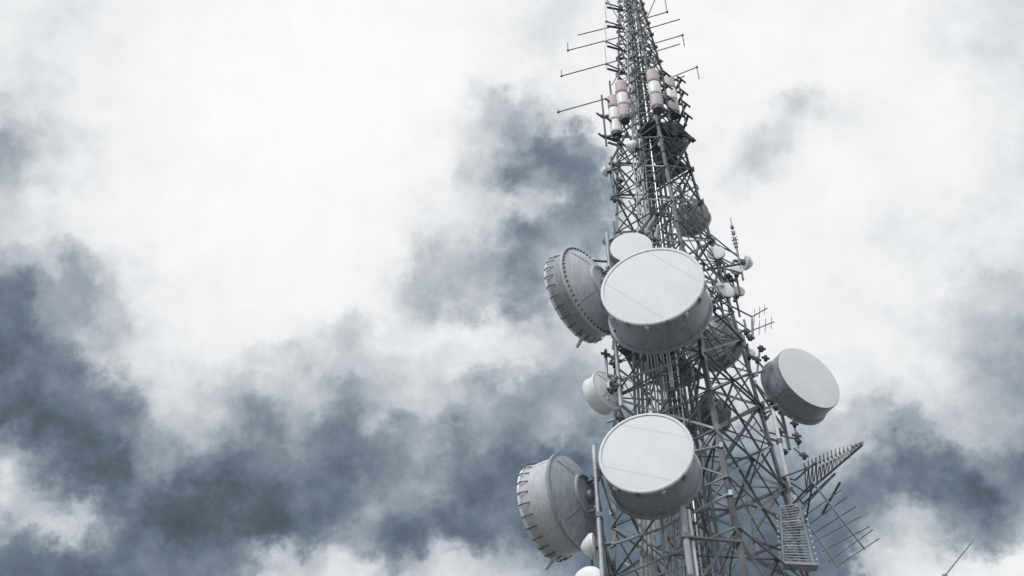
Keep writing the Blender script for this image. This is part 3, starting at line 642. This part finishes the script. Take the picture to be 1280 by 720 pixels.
# upright poles
def pole(label, px, py0, py1, Y, r, m, links=(), lk=2):
    p0 = at(px, py0, Y); top_ = p0.copy(); q = at(px, py1, Y); top_.z = q.z; t = thing('mounting_pole', label, 'pole', p0)
    b = NB(); tube(b, Vector(), top_ - p0, r, n=16); tube(b, top_ - p0, top_ - p0 + Vector((0, 0, .05)), r * 1.1, r * .9, 16); obj('pipe', b, m, t, 40)
    n = max(2, int((top_.z - p0.z) / 1.4))
    for i in range(n):
        z = p0.z + (i + .3) * (top_.z - p0.z) / n; b = NB(); e = leg(lk, z)
        tube(b, Vector((0, 0, z - p0.z)), e - p0, .035, n=8); bar(b, Vector((0, 0, z - p0.z - .06)), Vector((0, 0, z - p0.z + .06)), r * 2.6, r * 2.6); obj('standoff', b, M_STEEL2, t)
pole('upright grey pole left of the tower holding the lower left drum', 755.5, 760, 588, 21.5, .05, M_STEEL)
pole('thick pale upright pipe below the lower white faced drum', 866, 740, 636, 21.3, .08, M_SHROUD, lk=3)
pole('thin upright pipe just right of the thick pale one', 874, 740, 640, 21.4, .04, M_RIM, lk=3)
pole('bright white upright pole on the right edge under the sideways drum', 991, 632, 512, 24.3, .055, M_RIM, lk=0)
pole('pale upright pole inside the lower right part of tower', 947, 690, 600, 23.4, .05, M_SHROUD, lk=0)
pole('pale outer pole beside the slatted panel at lower right', 1003, 668, 622, 24.2, .06, M_RIM, lk=0)

# slatted panel at the lower right
P = [at(979, 704, 23.3), at(1017, 706, 23.3), at(998, 628, 23.3), at(975, 632, 23.3)]
t = thing('slatted_panel', 'tall slatted metal panel with shelf at lower right of tower', 'slatted panel', P[0])
for i, j in ((0, 3), (1, 2)):
    b = NB(); bar(b, P[i] - P[0], P[j] - P[0], .045, .045); obj('side_rail', b, M_SHROUD, t)
for k in range(22):
    q = (k + .4) / 22; a_, c_ = P[0].lerp(P[3], q), P[1].lerp(P[2], q); b = NB()
    bar(b, a_ - P[0] + Vector((.02, .02, .02)), c_ - P[0] + Vector((-.02, .02, .02)), .026, .026); obj('slat', b, M_SHROUD if k % 3 else M_STEEL, t)
    for q_ in (c_ - P[0] + Vector((.09, -.05, 0)), a_ - P[0] + Vector((-.09, -.05, 0))):
        b = NB(); ball(b, q_, .028)
        if k % 2 and k < 18: obj('rail_bolt', b, M_RIM, t, 60)
b = NB(); bar(b, P[0] - P[0] + Vector((-.05, -.1, -.12)), P[1] - P[0] + Vector((.05, -.1, -.12)), .28, .07); obj('shelf', b, M_SHROUD, t)
for q in (.2, .7):
    b = NB(); a_ = P[0].lerp(P[3], q); tube(b, a_ - P[0], leg(0, a_.z) - P[0], .03, n=8); obj('bracket_arm', b, M_STEEL2, t, 40)

# comb shaped antenna: flat grid of two booms and rods, seen from below
ZG = 17.4
t0 = at_z(1008, 640, ZG); t = thing('grid_antenna', 'flat comb of dark rods crossing two booms at lower right', 'grid antenna', t0)
B1 = [at_z(1016, 603, ZG), at_z(1080.5, 686, ZG)]; B2 = [at_z(1007, 652, ZG), at_z(1048, 709, ZG)]
for a_, c_ in (B1, B2):
    b = NB(); tube(b, a_ - t0, c_ - t0,   .028, n=10); obj('boom', b, M_SHROUD_L, t, 40)
rods = [((992, 632), (1026, 601)), ((994, 645), (1040, 597)), ((999, 650), (1052, 612)), ((1008, 658), (1059, 621)), ((1015, 668), (1070, 633)), ((1018, 677), (1077, 645)),
        ((1028, 689), (1087, 658)), ((1036, 702), (1091, 662)), ((1046, 708), (1099, 673))]
for a_, c_ in rods:
    b = NB(); tube(b, at_z(*a_, ZG + .04) - t0, at_z(*c_, ZG + .04) - t0, .0135, n=8); obj('rod', b, M_STEEL2, t, 40)
b = NB(); tube(b, B1[0] - t0, leg(0, ZG + .5) - t0, .03, n=8); tube(b, B2[0] - t0, leg(0, ZG - .3) - t0, .03, n=8); tube(b, B1[0] - t0, B2[0] - t0, .025, n=8); obj('bracket_arm', b, M_STEEL2, t, 40)
b = NB()
for a_, c_ in (((1050, 603), (1037, 626)), ((1037, 626), (1028, 642))):
    tube(b, at_z(*a_, ZG + .1) - t0, at_z(*c_, ZG + .1) - t0, .03, n=8)
obj('driven_element', b, M_DARK, t, 40)

# tapering lattice arm pointing up right
ZL = 18.6
t0 = at_z(1000, 605, ZL); t = thing('lattice_arm_antenna', 'tapering lattice arm pointing up right above the comb antenna', 'log periodic antenna', t0)
ra = [at_z(1006, 586, ZL + .35), at_z(1079, 553, ZL + .35)]; rb = [at_z(1008, 616, ZL), at_z(1078, 556, ZL)]; rc = [at_z(994, 600, ZL + .3), at_z(1020, 577, ZL + .3)]
rd = [at_z(1004, 630, ZL - .1), at_z(1044, 592, ZL - .1)]
for a_, c_ in (ra, rb, rc, rd):
    b = NB(); tube(b, a_ - t0, c_ - t0, .032, n=8); obj('rail', b, M_STEEL2, t, 40)
for k in range(15):
    q = k / 15; a_ = ra[0].lerp(ra[1], q) - t0; c_ = rb[0].lerp(rb[1], q) - t0; e_ = ra[0].lerp(ra[1], min(1, (k + 1) / 15)) - t0
    b = NB(); tube(b, a_, c_, .018, n=6); tube(b, c_, e_, .016, n=6)
    ax = (a_ - c_).normalized(); tube(b, a_, a_ + ax * .15 + Vector((0, 0, .02)), .018, n=6); obj('cross_piece', b, M_STEEL2, t, 40)
    if 3 < k < 13:
        b = NB(); mid = a_.lerp(c_, .12); bar(b, mid + Vector((-.07, -.03, -.02)), mid + Vector((.07, .03, -.02)), .02, .13); obj('clip_plate', b, M_RIM, t)
b = NB()
for r_ in (ra[0], rb[0], rc[0], rd[0]): tube(b, r_ - t0, leg(0, ZL + .2) - t0, .025, n=8)
obj('bracket_arm', b, M_STEEL2, t, 40)

# long stay strut from the left drum to the tower
p0, p1 = at(705, 323, 22.0), at(772, 328, 22.9); b = NB(); tube(b, Vector(), p1 - p0, .035, n=8)
tube(b, p1 - p0, leg(2, p1.z - .2) - p0, .035, n=8); o = obj('stay_strut', b, M_STEEL2, None, 40, p0); tag(o, 'level strut bracing top of the left bolted drum to the tower', 'strut')

# separate whip at the lower right corner of the photo: its own slender mast
base = at(1181, 720, 20.0); tip = at(1217, 675, 20.6)
t = thing('corner_whip_antenna', 'lone thin slanted whip in the lower right corner against the cloud', 'whip antenna', (base.x, base.y, 0))
b0 = Vector((base.x, base.y, 0)); b = NB(); tube(b, base - b0, tip - b0, .014, n=8); obj('whip', b, M_STEEL2, t, 40)
b = NB(); ball(b, base - b0, .06); tube(b, base - b0 + Vector((0, 0, -.4)), base - b0, .04, n=10); obj('whip_base', b, M_STEEL, t, 60)
b = NB(); tube(b, Vector(), base - b0 - Vector((0, 0, .4)), .09, .05, 12); obj('pole', b, M_STEEL, t, 40)

# drooping jumper cables looping between the mounts and the tower core
for i in range(26):
    z = random.uniform(15.5, 31); a0 = random.uniform(math.pi * .75, math.pi * 2.2); rr = half(z) * random.uniform(.75, 1.05)
    p0 = Vector((TX + rr * math.cos(a0), TY + rr * math.sin(a0), z)); p1 = Vector((TX + random.uniform(-.3, .3), TY + random.uniform(-.3, .3), z - random.uniform(-.6, 1.4)))
    sag = random.uniform(.3, 1.1); pts = []
    for k in range(13):
        q = k / 12; p = p0.lerp(p1, q) - p0; p.z -= sag * 4 * q * (1 - q); p += Vector((.06 * math.sin(q * 9 + i), .06 * math.cos(q * 7 + i), 0)); pts.append(p)
    b = NB(); path(b, pts, random.choice([.014, .018, .024]), 6)
    o = obj('jumper_cable', b, random.choice([M_CABLE, M_CABLE, M_CABLE_L]), None, 60, p0)
    tag(o, 'thin drooping jumper cable looping from tower edge to its core', 'cable', 'drooping jumper cables in the lattice')
